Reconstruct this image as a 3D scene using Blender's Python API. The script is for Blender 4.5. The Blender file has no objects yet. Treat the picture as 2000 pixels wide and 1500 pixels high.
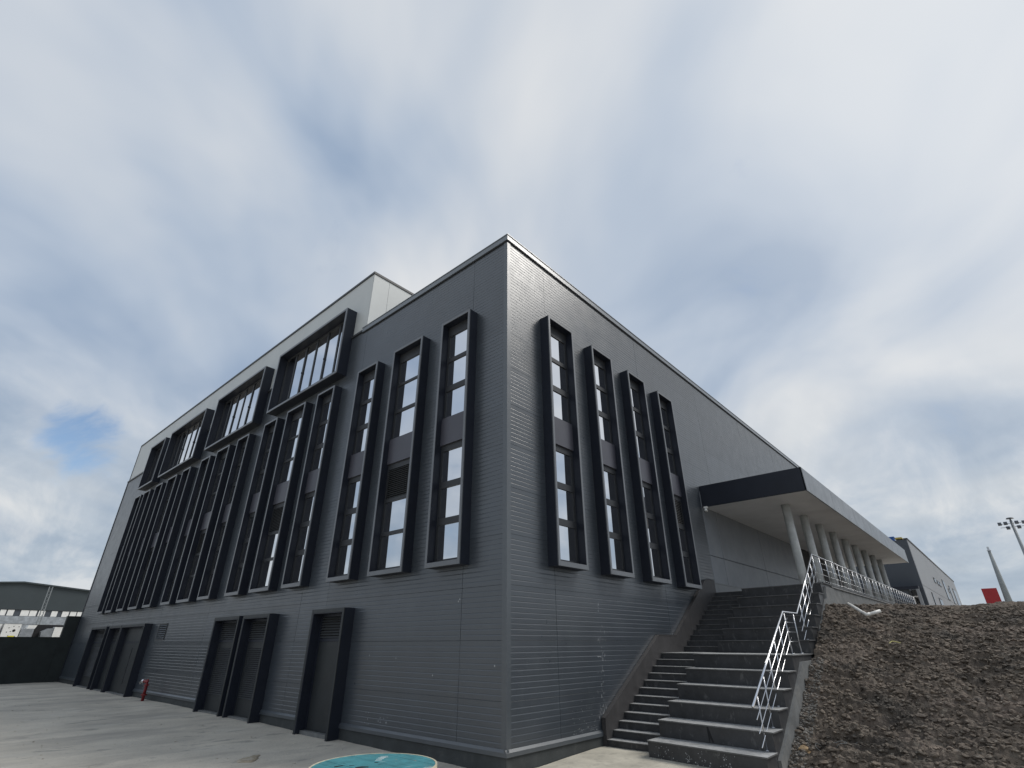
import bpy, math, random
import numpy as np
from mathutils import Matrix, Vector
random.seed(7)
rng = np.random.default_rng(11)
sc = bpy.context.scene
col = sc.collection

# ------------------------------------------------------------------ camera
cd = bpy.data.cameras.new('camera')
cam = bpy.data.objects.new('camera', cd)
col.objects.link(cam)
cd.sensor_fit = 'HORIZONTAL'; cd.sensor_width = 36; cd.lens = 17.783
cd.clip_start = 0.05; cd.clip_end = 5000
cx = Vector((0.7459, 0.6661, -0.0028)).normalized()
cf = Vector((-0.5919, 0.6647, 0.4559)).normalized()
cu = cx.cross(cf).normalized(); cx = cf.cross(cu).normalized()
m = Matrix(((cx.x, cu.x, -cf.x, 8.3472), (cx.y, cu.y, -cf.y, -9.1698), (cx.z, cu.z, -cf.z, 2.0382), (0, 0, 0, 1)))
cam.matrix_world = m
sc.camera = cam

# ------------------------------------------------------------------ sun and sky
SUN = Vector((0.45, 0.46, 0.77)).normalized()
sl = bpy.data.lights.new('sun', 'SUN'); sl.energy = 1.8; sl.angle = math.radians(28); sl.color = (1.0, 0.96, 0.90)
so = bpy.data.objects.new('sun', sl); col.objects.link(so)
so.rotation_mode = 'QUATERNION'; so.rotation_quaternion = SUN.to_track_quat('Z', 'Y'); so.location = (40, 60, 70)

w = bpy.data.worlds.new('World'); sc.world = w; w.use_nodes = True
nt = w.node_tree; nt.nodes.clear()
def N(t, **k):
    n = nt.nodes.new(t)
    for a, b in k.items(): setattr(n, a, b)
    return n
def MATH(op, a, b=None, c=None, clamp=False):
    n = N('ShaderNodeMath', operation=op); n.use_clamp = clamp
    for i, v in enumerate((a, b, c)):
        if v is None: continue
        if isinstance(v, (int, float)): n.inputs[i].default_value = v
        else: nt.links.new(v, n.inputs[i])
    return n.outputs[0]
def RAMP(f, stops):
    n = N('ShaderNodeValToRGB'); nt.links.new(f, n.inputs[0])
    e = n.color_ramp.elements
    while len(e) < len(stops): e.new(0.5)
    for i, (p, c) in enumerate(stops):
        e[i].position = p; e[i].color = c if len(c) == 4 else (*c, 1)
    return n.outputs[0]
def MIXC(f, a, b, mode='MIX'):
    n = N('ShaderNodeMix', data_type='RGBA', blend_type=mode)
    for s, v in ((n.inputs[0], f), (n.inputs[6], a), (n.inputs[7], b)):
        if isinstance(v, (int, float)): s.default_value = v
        elif isinstance(v, tuple): s.default_value = (*v, 1)
        else: nt.links.new(v, s)
    return n.outputs[2]
def NOISE(vec, scale, detail=5, rough=.55, dist=0.0):
    n = N('ShaderNodeTexNoise'); nt.links.new(vec, n.inputs['Vector'])
    n.inputs['Scale'].default_value = scale; n.inputs['Detail'].default_value = detail
    n.inputs['Roughness'].default_value = rough; n.inputs['Distortion'].default_value = dist
    return n.outputs[0]
tc = N('ShaderNodeTexCoord')
sep = N('ShaderNodeSeparateXYZ'); nt.links.new(tc.outputs['Generated'], sep.inputs[0])
zc = MATH('ADD', MATH('MAXIMUM', sep.outputs[2], 0.0), 0.16)
comb = N('ShaderNodeCombineXYZ')
nt.links.new(MATH('DIVIDE', sep.outputs[0], zc), comb.inputs[0])
nt.links.new(MATH('DIVIDE', sep.outputs[1], zc), comb.inputs[1])
mr = N('ShaderNodeMapping'); nt.links.new(comb.outputs[0], mr.inputs[0])
mr.inputs['Rotation'].default_value = (0, 0, math.radians(-128))
mp = N('ShaderNodeMapping'); nt.links.new(mr.outputs[0], mp.inputs[0])
mp.inputs['Scale'].default_value = (0.50, 0.80, 1)
mp.inputs['Location'].default_value = (3.7, 22.2, 0)
big = NOISE(mp.outputs[0], 1.05, 4, .5, .6)
wisp = NOISE(mp.outputs[0], 2.4, 4, .46, .6)
low = NOISE(tc.outputs['Generated'], 7.0, 7, .6, .4)
f = MATH('ADD', MATH('MULTIPLY', big, .60), MATH('MULTIPLY', wisp, .40))
cloud = RAMP(f, [(0.41, (.285, .375, .515)), (0.485, (.43, .505, .615)), (0.55, (.555, .605, .675)), (0.625, (.70, .72, .745))])
# heaped cloud towards the horizon, warmer and mottled
hz = RAMP(sep.outputs[2], [(0.0, (1, 1, 1)), (0.10, (.85, .85, .85)), (0.42, (0, 0, 0))])
lowc = RAMP(low, [(0.34, (.30, .37, .44)), (0.48, (.47, .535, .59)), (0.60, (.76, .77, .755))])
hzv = N('ShaderNodeRGBToBW'); nt.links.new(hz, hzv.inputs[0])
cloud = MIXC(MATH('MULTIPLY', hzv.outputs[0], .75), cloud, lowc)
# thin bright veil where the sun stands behind the cloud
dp = N('ShaderNodeVectorMath', operation='DOT_PRODUCT'); nt.links.new(tc.outputs['Generated'], dp.inputs[0])
dp.inputs[1].default_value = (0.22, 0.69, 0.69)
glow = MATH('POWER', MATH('MAXIMUM', dp.outputs['Value'], 0.0), 12.0)
cloud = MIXC(MATH('MULTIPLY', glow, .50), cloud, (.86, .88, .90))
# openings in the cover
gap = RAMP(MATH('ADD', MATH('MULTIPLY', f, .5), MATH('MULTIPLY', low, .5)), [(0.33, (.62, .62, .62)), (0.43, (0, 0, 0))])
gd = N('ShaderNodeVectorMath', operation='DOT_PRODUCT'); nt.links.new(tc.outputs['Generated'], gd.inputs[0])
GAPDIR = Vector((-0.5919 * 988 + 0.7459 * -835 - 0.3055 * 125, 0.6647 * 988 + 0.6661 * -835 + .3384 * 125, .4559 * 988 - .0028 * -835 - .89 * 125)).normalized()
gd.inputs[1].default_value = GAPDIR
gsum = MATH('ADD', gd.outputs['Value'], MATH('MULTIPLY', MATH('SUBTRACT', low, .5), .009))
hole = N('ShaderNodeMapRange', interpolation_type='SMOOTHSTEP'); nt.links.new(gsum, hole.inputs[0])
hole.inputs[1].default_value = 0.9980; hole.inputs[2].default_value = 1.0000
gbw = N('ShaderNodeRGBToBW'); nt.links.new(gap, gbw.inputs[0])
clear = MATH('MAXIMUM', MATH('MULTIPLY', gbw.outputs[0], .3), hole.outputs[0])
sky = N('ShaderNodeTexSky', sky_type='NISHITA'); sky.sun_disc = False
sky.sun_elevation = math.asin(SUN.z); sky.sun_rotation = math.atan2(SUN.x, SUN.y); sky.air_density = 1.0; sky.dust_density = .6
b1 = N('ShaderNodeBackground'); nt.links.new(sky.outputs[0], b1.inputs[0]); b1.inputs[1].default_value = .12
b2 = N('ShaderNodeBackground'); nt.links.new(cloud, b2.inputs[0]); b2.inputs[1].default_value = .90
mx = N('ShaderNodeMixShader'); nt.links.new(clear, mx.inputs[0]); nt.links.new(b2.outputs[0], mx.inputs[1]); nt.links.new(b1.outputs[0], mx.inputs[2])
out = N('ShaderNodeOutputWorld'); nt.links.new(mx.outputs[0], out.inputs[0])

sc.render.engine = 'CYCLES'; sc.cycles.caustics_reflective = False; sc.cycles.caustics_refractive = False
vs = sc.view_settings
vs.view_transform = 'Standard'; vs.look = 'None'; vs.exposure = 0.20; vs.gamma = 1.0; vs.use_curve_mapping = False

# ------------------------------------------------------------------ materials
def mat(name, base, rough=.5, metal=0.0, var=.12, vscale=3.0, bump=0.0, bscale=60.0, spec=.5, stains=None, stretch=None, rvar=0.0, orand=0.0):
    """base colour with two-octave tone variation in world space; stains = [(scale, lo, hi, colour, amount)]"""
    global nt
    mt = bpy.data.materials.new(name); mt.use_nodes = True
    nt = mt.node_tree; nt.nodes.clear()
    o = N('ShaderNodeOutputMaterial'); p = N('ShaderNodeBsdfPrincipled'); nt.links.new(p.outputs[0], o.inputs[0])
    g = N('ShaderNodeNewGeometry'); vec = g.outputs['Position']
    if stretch:
        mpp = N('ShaderNodeMapping'); mpp.inputs['Scale'].default_value = stretch
        nt.links.new(vec, mpp.inputs[0]); svec = mpp.outputs[0]
    else: svec = vec
    c = None
    if var > 0:
        n1 = NOISE(svec, vscale, 6, .62)
        lo = tuple(max(0, b * (1 - var * 1.6)) for b in base); hi = tuple(min(1, b * (1 + var * 1.6)) for b in base)
        c = RAMP(n1, [(0.25, lo), (0.75, hi)])
    if stains:
        for (s, lo, hi, sc_, am, *st) in stains:
            v = vec
            if st:
                mq = N('ShaderNodeMapping'); mq.inputs['Scale'].default_value = st[0]; nt.links.new(vec, mq.inputs[0]); v = mq.outputs[0]
            k = RAMP(NOISE(v, s, 6, .6, .3), [(lo, (0, 0, 0)), (hi, (am, am, am))])
            c = MIXC(k, c if c is not None else base, sc_)
    if orand > 0:
        oi = N('ShaderNodeObjectInfo'); mr_ = N('ShaderNodeMapRange'); nt.links.new(oi.outputs['Random'], mr_.inputs[0])
        mr_.inputs[3].default_value = 1 - orand; mr_.inputs[4].default_value = 1 + orand
        hs = N('ShaderNodeHueSaturation'); nt.links.new(mr_.outputs[0], hs.inputs['Value']); nt.links.new(c, hs.inputs['Color']); c = hs.outputs[0]
    if c is None: p.inputs['Base Color'].default_value = (*base, 1)
    else: nt.links.new(c, p.inputs['Base Color'])
    p.inputs['Metallic'].default_value = metal
    p.inputs['Specular IOR Level'].default_value = spec
    if rvar > 0:
        r = N('ShaderNodeMapRange'); nt.links.new(NOISE(vec, 1.7, 5, .6), r.inputs[0])
        r.inputs[1].default_value = .3; r.inputs[2].default_value = .7; r.inputs[3].default_value = rough - rvar; r.inputs[4].default_value = rough + rvar
        nt.links.new(r.outputs[0], p.inputs['Roughness'])
    else: p.inputs['Roughness'].default_value = rough
    if bump > 0:
        b = N('ShaderNodeBump'); b.inputs['Strength'].default_value = bump; b.inputs['Distance'].default_value = .02
        nt.links.new(NOISE(vec, bscale, 6, .65), b.inputs['Height']); nt.links.new(b.outputs[0], p.inputs['Normal'])
    return mt

M = {}
M['panel'] = mat('anthracite_ribbed_panel', (.047, .0565, .0685), .32, spec=1.0, orand=.09, var=.08, vscale=.9, rvar=.05,
                 stains=[(1.6, .56, .80, (.072, .082, .09), .4, (1, 1, .35)), (.5, .5, .8, (.040, .047, .053), .5, (1, 1, .6))])
M['smooth'] = mat('grey_smooth_panel', (.16, .175, .195), .42, var=.10, vscale=.8, rvar=.06,
                  stains=[(1.1, .52, .75, (.19, .20, .21), .5)])
M['core'] = mat('panel_joint_dark', (.012, .013, .015), .8, var=0)
M['trim'] = mat('anthracite_trim', (.066, .077, .089), .34, spec=.9, var=.07, vscale=2, rvar=.05, stains=[(20, .62, .8, (.17, .18, .18), .25)])
M['cap'] = mat('grey_parapet_cap', (.14, .158, .178), .28, spec=.8, var=.06, vscale=2)
M['frame'] = mat('dark_window_surround', (.017, .021, .032), .45, var=.08, vscale=2.2, rvar=.05, spec=.35)
M['ftrim'] = mat('surround_front_edge', (.125, .134, .148), .32, var=.06, vscale=2.2, spec=.7)
M['darkglass'] = mat('far_dark_glass', (.012, .014, .018), .12, var=0, spec=.25)
M['sash'] = mat('dark_sash_aluminium', (.034, .037, .042), .45, var=.05, spec=.4)
M['spandrel'] = mat('slate_spandrel_panel', (.066, .067, .084), .38, var=.06, vscale=1.5)
M['glass'] = mat('mirror_tinted_glass', (.80, .81, .83), .02, metal=1.0, var=.03, vscale=.8)
M['louver'] = mat('louver_slat_metal', (.050, .054, .058), .45, var=.08)
M['door'] = mat('dark_steel_door', (.024, .028, .031), .45, var=.14, vscale=1.2, spec=.4, stains=[(3, .55, .8, (.055, .058, .058), .4)])
M['plinth'] = mat('dark_painted_plinth', (.040, .046, .048), .7, var=.2, vscale=2, bump=.25, bscale=40, stains=[(4, .55, .75, (.09, .088, .08), .4)])
M['pent'] = mat('pale_grey_green_panel', (.50, .525, .525), .42, var=.05, vscale=.5)
M['soffit'] = mat('canopy_soffit_plaster', (.58, .575, .565), .8, var=.06, vscale=.7, stains=[(.8, .55, .8, (.40, .40, .39), .5)])
M['fascia'] = mat('canopy_fascia_metal', (.145, .160, .178), .32, var=.07, vscale=.8, rvar=.06)
M['concol'] = mat('fair_faced_concrete_column', (.50, .52, .515), .75, var=.14, vscale=2.5, bump=.2, bscale=30, stains=[(3, .5, .75, (.36, .38, .38), .5, (1, 1, .25))])
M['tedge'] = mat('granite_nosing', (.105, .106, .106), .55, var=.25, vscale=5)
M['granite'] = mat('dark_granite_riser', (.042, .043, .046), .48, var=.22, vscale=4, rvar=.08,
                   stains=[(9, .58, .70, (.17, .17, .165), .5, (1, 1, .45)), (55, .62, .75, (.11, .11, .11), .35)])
M['tread'] = mat('skylit_dusty_granite', (.37, .372, .368), .65, var=.2, vscale=5, stains=[(7, .5, .7, (.17, .17, .17), .6)])  # same stone as the risers, lightened for skylight on top, plus dust
M['string'] = mat('brown_grey_stair_wall', (.048, .046, .047), .55, var=.15, vscale=3, stains=[(5, .55, .75, (.085, .08, .078), .5, (1, 1, .3))])
M['concrete'] = mat('raw_grey_concrete', (.15, .155, .155), .85, var=.2, vscale=2.5, bump=.35, bscale=25,
                    stains=[(1.8, .5, .7, (.24, .235, .22), .6), (3, .55, .75, (.08, .08, .078), .5, (1, 1, .3))])
M['steel'] = mat('polished_stainless_steel', (.78, .78, .80), .16, metal=1.0, var=.04)
M['steel2'] = mat('brushed_stainless_steel', (.50, .51, .53), .3, metal=1.0, var=.04)
M['yard'] = mat('worn_concrete_yard', (.58, .53, .445), .9, var=.12, vscale=.6, bump=.7, bscale=12,
                stains=[(.5, .48, .66, (.38, .35, .305), .8, (1.5, .55, 1)), (.9, .56, .70, (.64, .60, .52), .6, (1.3, .5, 1)), (1.5, .60, .68, (.26, .24, .21), .65, (1.4, .6, 1)),
                        (9, .58, .72, (.34, .325, .295), .7), (45, .60, .74, (.28, .27, .25), .6), (60, .66, .74, (.66, .64, .58), .5)])
M['mud'] = mat('dried_mud', (.36, .30, .215), .95, var=.25, vscale=6, bump=.6, bscale=30, stains=[(5, .5, .65, (.50, .45, .37), .9)])
M['apron'] = mat('sandy_concrete_apron', (.50, .465, .385), .92, var=.16, vscale=1.6, bump=.4, bscale=30, stains=[(4, .52, .72, (.25, .235, .2), .6)])
M['dirt'] = mat('dark_wet_earth', (.120, .095, .073), .92, var=.40, vscale=1.3, bump=1.0, bscale=38,
                stains=[(.55, .50, .62, (.205, .162, .130), .75, (1, 1.6, 1)), (.9, .54, .66, (.050, .043, .036), .75, (1, 1.4, 1)), (5.0, .56, .67, (.20, .175, .14), .6), (3.6, .58, .68, (.040, .034, .029), .7), (42, .60, .70, (.27, .245, .205), .55)])
M['clod'] = mat('earth_clods', (.126, .101, .078), .9, var=.6, vscale=5, bump=.5, bscale=70, stains=[(.55, .50, .62, (.205, .162, .130), .75, (1, 1.6, 1)), (.9, .54, .66, (.050, .043, .036), .8, (1, 1.4, 1)), (17, .59, .65, (.29, .265, .225), .75)])
M['crust'] = mat('mortar_crust', (.20, .185, .165), .92, var=.3, vscale=6, bump=.8, bscale=40)
M['bwall'] = mat('dark_green_black_wall', (.020, .026, .026), .8, var=.2, vscale=1.5)
M['red'] = mat('red_painted_metal', (.20, .014, .016), .45, var=.1, vscale=4)
M['redsign'] = mat('red_board', (.36, .022, .028), .6, var=.06, vscale=1)
M['white'] = mat('white_paint_and_sky_panes', (.78, .78, .76), .5, var=.06, vscale=3)
M['pvc'] = mat('white_pvc', (.70, .69, .65), .4, var=.08, vscale=5, stains=[(12, .55, .75, (.40, .36, .30), .5)])
M['black'] = mat('black_recess', (.01, .01, .012), .7, var=0)
M['yellow'] = mat('yellow_label', (.62, .55, .05), .6, var=0)
M['whmetal'] = mat('galvanised_sheet', (.42, .45, .48), .35, metal=.6, var=.25, vscale=1.5)
M['wh'] = mat('warehouse_dark_cladding', (.036, .048, .054), .6, var=.08, vscale=.3)
M['farlight'] = mat('far_light_grey_cladding', (.23, .24, .255), .5, var=.05, vscale=.2)
M['fardark'] = mat('far_dark_cladding', (.06, .07, .085), .5, var=.06, vscale=.2)
M['blue'] = mat('blue_sign_metal', (.03, .13, .42), .5, var=.05)
M['gold'] = mat('yellow_roof_unit', (.50, .38, .08), .5, var=.05)
M['pole'] = mat('spun_concrete_pole', (.25, .27, .27), .8, var=.12, vscale=1)
M['mast'] = mat('galvanised_mast', (.26, .28, .29), .5, metal=.3, var=.05)
M['teal'] = mat('chipped_teal_paint', (.060, .235, .265), .6, var=.18, vscale=6, bump=.3, bscale=40,
                stains=[(5, .60, .66, (.42, .50, .50), .75, (1, .35, 1)), (7, .66, .70, (.02, .022, .025), .9, (1, .5, 1)), (11, .64, .68, (.30, .25, .2), .7)])
M['cream'] = mat('cream_rim_paint', (.52, .48, .36), .6, var=.2, vscale=12)
M['wood'] = mat('weathered_timber', (.22, .17, .12), .8, var=.25, vscale=8)
M['splash'] = mat('white_paint_splash', (.48, .49, .50), .8, var=.2, vscale=9)
M['strap'] = mat('yellow_strap', (.48, .44, .16), .6, var=.1)
M['foam'] = mat('tan_foam_lump', (.36, .25, .14), .9, var=.25, vscale=12, bump=.6, bscale=40)
M['wire'] = mat('grey_wire', (.22, .22, .21), .5, var=.1)

# ------------------------------------------------------------------ mesh helpers
class MB:
    def __init__(s): s.v = []; s.f = []
    def add(s, vs, fs):
        o = len(s.v); s.v += [tuple(v) for v in vs]; s.f += [tuple(i + o for i in f) for f in fs]; return s
    def box(s, x0, x1, y0, y1, z0, z1):
        return s.add([(x0, y0, z0), (x1, y0, z0), (x1, y1, z0), (x0, y1, z0), (x0, y0, z1), (x1, y0, z1), (x1, y1, z1), (x0, y1, z1)],
                     [(0, 3, 2, 1), (4, 5, 6, 7), (0, 1, 5, 4), (1, 2, 6, 5), (2, 3, 7, 6), (3, 0, 4, 7)])
    def cbox(s, x0, x1, y0, y1, z0, z1, b=.008):
        """box whose front (-y) edges are chamfered"""
        return s.add([(x0, y1, z0), (x1, y1, z0), (x1, y1, z1), (x0, y1, z1),
                      (x0, y0 + b, z0), (x1, y0 + b, z0), (x1, y0 + b, z1), (x0, y0 + b, z1),
                      (x0 + b, y0, z0 + b), (x1 - b, y0, z0 + b), (x1 - b, y0, z1 - b), (x0 + b, y0, z1 - b)],
                     [(0, 3, 2, 1), (0, 1, 5, 4), (1, 2, 6, 5), (2, 3, 7, 6), (3, 0, 4, 7), (4, 5, 9, 8), (5, 6, 10, 9), (6, 7, 11, 10), (7, 4, 8, 11), (8, 9, 10, 11)])
    def prism(s, poly, axis, a, b):
        """poly extruded along axis: 'x' takes (y,z), 'y' takes (x,z), 'z' takes (x,y)"""
        n = len(poly)
        P = {'x': lambda p, t: (t, p[0], p[1]), 'y': lambda p, t: (p[0], t, p[1]), 'z': lambda p, t: (p[0], p[1], t)}[axis]
        return s.add([P(p, a) for p in poly] + [P(p, b) for p in poly],
                     [tuple(range(n))[::-1], tuple(range(n, 2 * n))] + [(i, (i + 1) % n, n + (i + 1) % n, n + i) for i in range(n)])
    def tube(s, pts, r, n=8, cap=True):
        pts = [Vector(p) for p in pts]; rs = r if isinstance(r, (list, tuple)) else [r] * len(pts)
        rings = []
        for i, p in enumerate(pts):
            d = (pts[min(i + 1, len(pts) - 1)] - pts[max(i - 1, 0)]).normalized()
            u = d.cross(Vector((0, 0, 1)))
            if u.length < .05: u = Vector((1, 0, 0))
            u.normalize(); v = d.cross(u).normalized()
            rings.append([p + (u * math.cos(2 * math.pi * k / n) + v * math.sin(2 * math.pi * k / n)) * rs[i] for k in range(n)])
        fs = []
        for i in range(len(pts) - 1):
            for k in range(n): fs.append((i * n + k, i * n + (k + 1) % n, (i + 1) * n + (k + 1) % n, (i + 1) * n + k))
        if cap: fs += [tuple(range(n))[::-1], tuple((len(pts) - 1) * n + k for k in range(n))]
        return s.add([q for r_ in rings for q in r_], fs)
    def mesh(s, name, mt, smooth=False):
        me = bpy.data.meshes.new(name); me.from_pydata(s.v, [], s.f); me.validate()
        if mt: me.materials.append(M[mt])
        if smooth: me.polygons.foreach_set('use_smooth', [True] * len(me.polygons))
        me.update(); return me
    def build(s, name, mt, parent=None, smooth=False, loc=(0, 0, 0), rz=0):
        return place(name, s.mesh(name, mt, smooth), parent, loc, rz)
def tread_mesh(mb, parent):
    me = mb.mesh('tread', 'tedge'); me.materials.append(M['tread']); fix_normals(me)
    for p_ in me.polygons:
        if p_.normal.z > .9: p_.material_index = 1  # upward faces get the colour with skylight painted in
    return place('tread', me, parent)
def fix_normals(me):
    import bmesh
    b = bmesh.new(); b.from_mesh(me); bmesh.ops.recalc_face_normals(b, faces=b.faces); b.to_mesh(me); b.free()
WORLD = {}
def place(name, me, parent=None, loc=(0, 0, 0), rz=0):
    """loc, rz are in world space whatever the parent is"""
    o = bpy.data.objects.new(name, me); col.objects.link(o)
    mw = Matrix.Translation(loc) @ Matrix.Rotation(rz, 4, 'Z')
    o.location = loc; o.rotation_euler = (0, 0, rz)
    if parent is not None:
        o.parent = parent; o.matrix_parent_inverse = WORLD[parent.name].inverted()
    WORLD[o.name] = mw
    return o
def thing(name, label, cat, loc=(0, 0, 0), group=None):
    o = place(name, None, None, loc); o.empty_display_size = .3
    return tag(o, label, cat, group)
def tag(o, label, cat, group=None):
    o['label'] = label; o['category'] = cat
    if group: o['group'] = group
    return o
def structure(o, label=None):
    o['kind'] = 'structure'
    if label: o['label'] = label
    return o
def part_label(o, t): o['label'] = t; return o

# value noise for terrain
def vnoise(x, y, seed):
    r = np.random.default_rng(seed); T = r.random((256, 256))
    xi = np.floor(x).astype(int); yi = np.floor(y).astype(int); fx = x - xi; fy = y - yi
    fx = fx * fx * (3 - 2 * fx); fy = fy * fy * (3 - 2 * fy)
    g = lambda a, b: T[a % 256, b % 256]
    return (g(xi, yi) * (1 - fx) + g(xi + 1, yi) * fx) * (1 - fy) + (g(xi, yi + 1) * (1 - fx) + g(xi + 1, yi + 1) * fx) * fy
def grid_object(name, X, Y, Z, mt, smooth=True):
    nx, ny = X.shape
    v = np.stack([X, Y, Z], -1).reshape(-1, 3)
    i = np.arange(nx - 1)[:, None] * ny + np.arange(ny - 1)[None, :]
    f = np.stack([i, i + ny, i + ny + 1, i + 1], -1).reshape(-1, 4)
    me = bpy.data.meshes.new(name); me.from_pydata(v.tolist(), [], f.tolist()); me.materials.append(M[mt])
    if smooth: me.polygons.foreach_set('use_smooth', [True] * len(me.polygons))
    me.update(); return place(name, me)

# ------------------------------------------------------------------ ground
def zground(x, y):
    t = np.clip((-x - 2) / 11, 0, 1); t = t * t * (3 - 2 * t)
    z = -.295 + .075 * t
    return z + .07 * np.clip(y - 1, 0, 2) / 2 * np.clip(x + 1, 0, 1)
gx = np.concatenate([[-2500, -600, -200, -100, -70, -55], np.arange(-46, 20, .25), [24, 32, 50, 90, 200, 600, 2500]])
gy = np.concatenate([[-2500, -600, -200, -80, -40, -24], np.arange(-16, 8, .25), [12, 20, 40, 90, 200, 600, 2500]])
GX, GY = np.meshgrid(gx, gy, indexing='ij')
near = ((GX > -46) & (GX < 20) & (GY > -16) & (GY < 8))
GZ = zground(GX, GY) + near * .022 * (vnoise(GX * .5 + 40, GY * 1.1 + 40, 3) - .5) + near * .012 * (vnoise(GX * 1.7 + 9, GY * 2.2 + 9, 4) - .5)
structure(grid_object('ground', GX, GY, GZ, 'yard'))
ax = np.linspace(-.3, 6.0, 60); ay = np.linspace(-6, 4.2, 90)
# pale concrete apron at the foot of the stairs, irregular edge
n = 40
edge = []
for i in range(n):
    a = i / (n - 1)
    edge.append((.15 + 4.2 * a, -1.6 + 3.0 * (1 - a) ** 1.6 * .9 + .12 * math.sin(9 * a) + .10 * random.uniform(-1, 1) - 2.0 * a))
AX, AT = np.meshgrid(np.linspace(.03, 4.4, 46), np.linspace(0, 1, 40), indexing='ij')
lower = .55 - 1.05 * AX + .25 * np.sin(AX * 2.3) + .15 * (vnoise(AX * 3 + 5, AX * 0 + 3, 6) - .5)
AY = lower + (3.6 - lower) * AT
AZ = zground(AX, AY) + .022 + .012 * (vnoise(AX * 1.5 + 3, AY * 1.5 + 40, 8) - .5)
AZ[:, 0] -= .05
structure(grid_object('apron', AX, AY, AZ, 'apron'))

# earth slope right of the stairs
dx = np.concatenate([np.arange(4.19, 13.0, .029), [13.3, 14, 15, 17, 20, 26, 40, 90, 300]])
dy = np.concatenate([np.arange(2.3, 14.6, .029), [15, 16, 18, 21, 25, 30, 36, 42]])
DX, DY = np.meshgrid(dx, dy, indexing='ij')
def fbm(x, y, s, seed, o=4, g=.5):
    t = 0; a = 1; n_ = 0
    for k in range(o):
        t = t + a * vnoise(x * s * 2 ** k + 17 * k + 60, y * s * 2 ** k + 29 * k + 60, seed + k); n_ += a; a *= g
    return t / n_
def dirt_base(x, y):
    yc = 10.2 + np.clip(x - 4.3, 0, 2.8)
    s = 3.16 / (yc - 3.9)
    z = -.06 + (y - 3.9 + .10 * np.clip(x - 4.3, 0, 8)) * s
    z = np.where(y > yc, 3.10 + (y - yc) * .0, z)
    k = .35
    h = np.clip(.5 + .5 * (3.10 - z) / k, 0, 1)
    return 3.10 * (1 - h) + z * h - k * h * (1 - h) * .5
def dirt_z(x, y):
    z = dirt_base(x, y)
    wx = x + .35 * (fbm(x, y, .8, 70, 3) - .5); wy = y + .35 * (fbm(x, y, .8, 80, 3) - .5)
    amp = np.clip((y - 2.6) / 1.5, .15, 1)
    d = .30 * (fbm(wx, wy, .55, 20) - .5)
    d = d + .15 * (1 - np.abs(2 * fbm(wx * .8, wy * 1.9, 1.5, 30) - 1) * 2)
    d = d + .060 * (np.abs(2 * fbm(wx * .7, wy * 1.5, 4.2, 40, 4, .6) - 1) - .25) * (.4 + 1.3 * fbm(x, y, .7, 95, 2))
    d = d + .05 * (np.abs(2 * fbm(wx, wy * 1.2, 10, 50, 2) - 1) - .25) + .055 * (vnoise(wx * 17 + 3, wy * 21 + 5, 91) - .5) + .03 * (vnoise(wx * 30 + 5, wy * 24 + 9, 90) - .5)
    crest = np.clip((y - 9.0) / 2.0, 0, 1)
    return z + d * amp * (1 - .45 * crest) - .05
far = (DX > 13.2) | (DY > 14.7)
DZ = np.where(far, dirt_base(DX, DY) - .08, dirt_z(DX, DY))
structure(grid_object('earth_slope', DX, DY, DZ, 'dirt', smooth=False))
UX, UY = np.meshgrid(np.array([-600, -60, 0, 60, 300, 900.]), np.array([42.0, 60, 120, 400, 1500]), indexing='ij')
structure(grid_object('upper_ground', UX, UY, UX * 0 + 2.98, 'yard'))

# ------------------------------------------------------------------ main building
bld = thing('industrial_building', 'dark anthracite clad industrial building with boxed window fins, filling the centre of the view', 'building', (0, 0, -.3))
LEN_L = 41.2; LEN_R = 41.0; HTOP = 13.60
# core behind panels (joints show it)
MB().box(-LEN_L + .02, -.045, .05, 30, -.6, 13.4).build('wall_core', 'core', bld)
MB().box(-30, -.046, 29.9, LEN_R, -.6, 13.4).build('wall_core', 'core', bld)
HALF = math.pi / 2
pcache = {}
def rib_panel(L, h, ribs):
    key = (round(L, 3), round(h, 3), ribs)
    if key in pcache: return pcache[key]
    g = .0012; mb = MB()
    prof = [(.05, g), (.004, g), (0, g + .004)]
    if ribs:
        p = (h - 2 * g) / ribs
        for i in range(ribs):
            z0 = g + i * p
            if i > 0: prof += [(.0, z0 + .006)]
            if i < ribs - 1: prof += [(.0, z0 + p - .020), (.0052, z0 + p - .002), (.0052, z0 + p + .001)]
    prof += [(0, h - g - .004), (.004, h - g), (.05, h - g)]
    n_ = len(prof); a, b = .005, L - .005
    mb.add([(a, y, z) for y, z in prof] + [(b, y, z) for y, z in prof],
           [(i, n_ + i, n_ + i + 1, i + 1) for i in range(n_ - 1)] + [tuple(range(n_)), tuple(range(2 * n_ - 1, n_ - 1, -1))])
    me = mb.mesh('wall_panel', 'panel'); fix_normals(me)
    pcache[key] = me
    return me
rows = [.10] + [.94 + 1.15 * k for k in range(11)] + [HTOP]
lefts = [0.12, 1.48, 7.78, 9.47, 15.80, 17.45, 23.75, 25.5, 31.7, 36.5, LEN_L - .1]
for i in range(len(lefts) - 1):
    for j in range(len(rows) - 1):
        h = rows[j + 1] - rows[j]
        me = rib_panel(lefts[i + 1] - lefts[i], h, max(2, round(h / .115)))
        place('wall_panel', me, bld, (-lefts[i + 1], random.uniform(-.0015, .0015), rows[j]), 0)
rights = [0.12, 1.83, 7.95, 13.87, 19.78, 25.6, 31.5, LEN_R]
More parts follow.
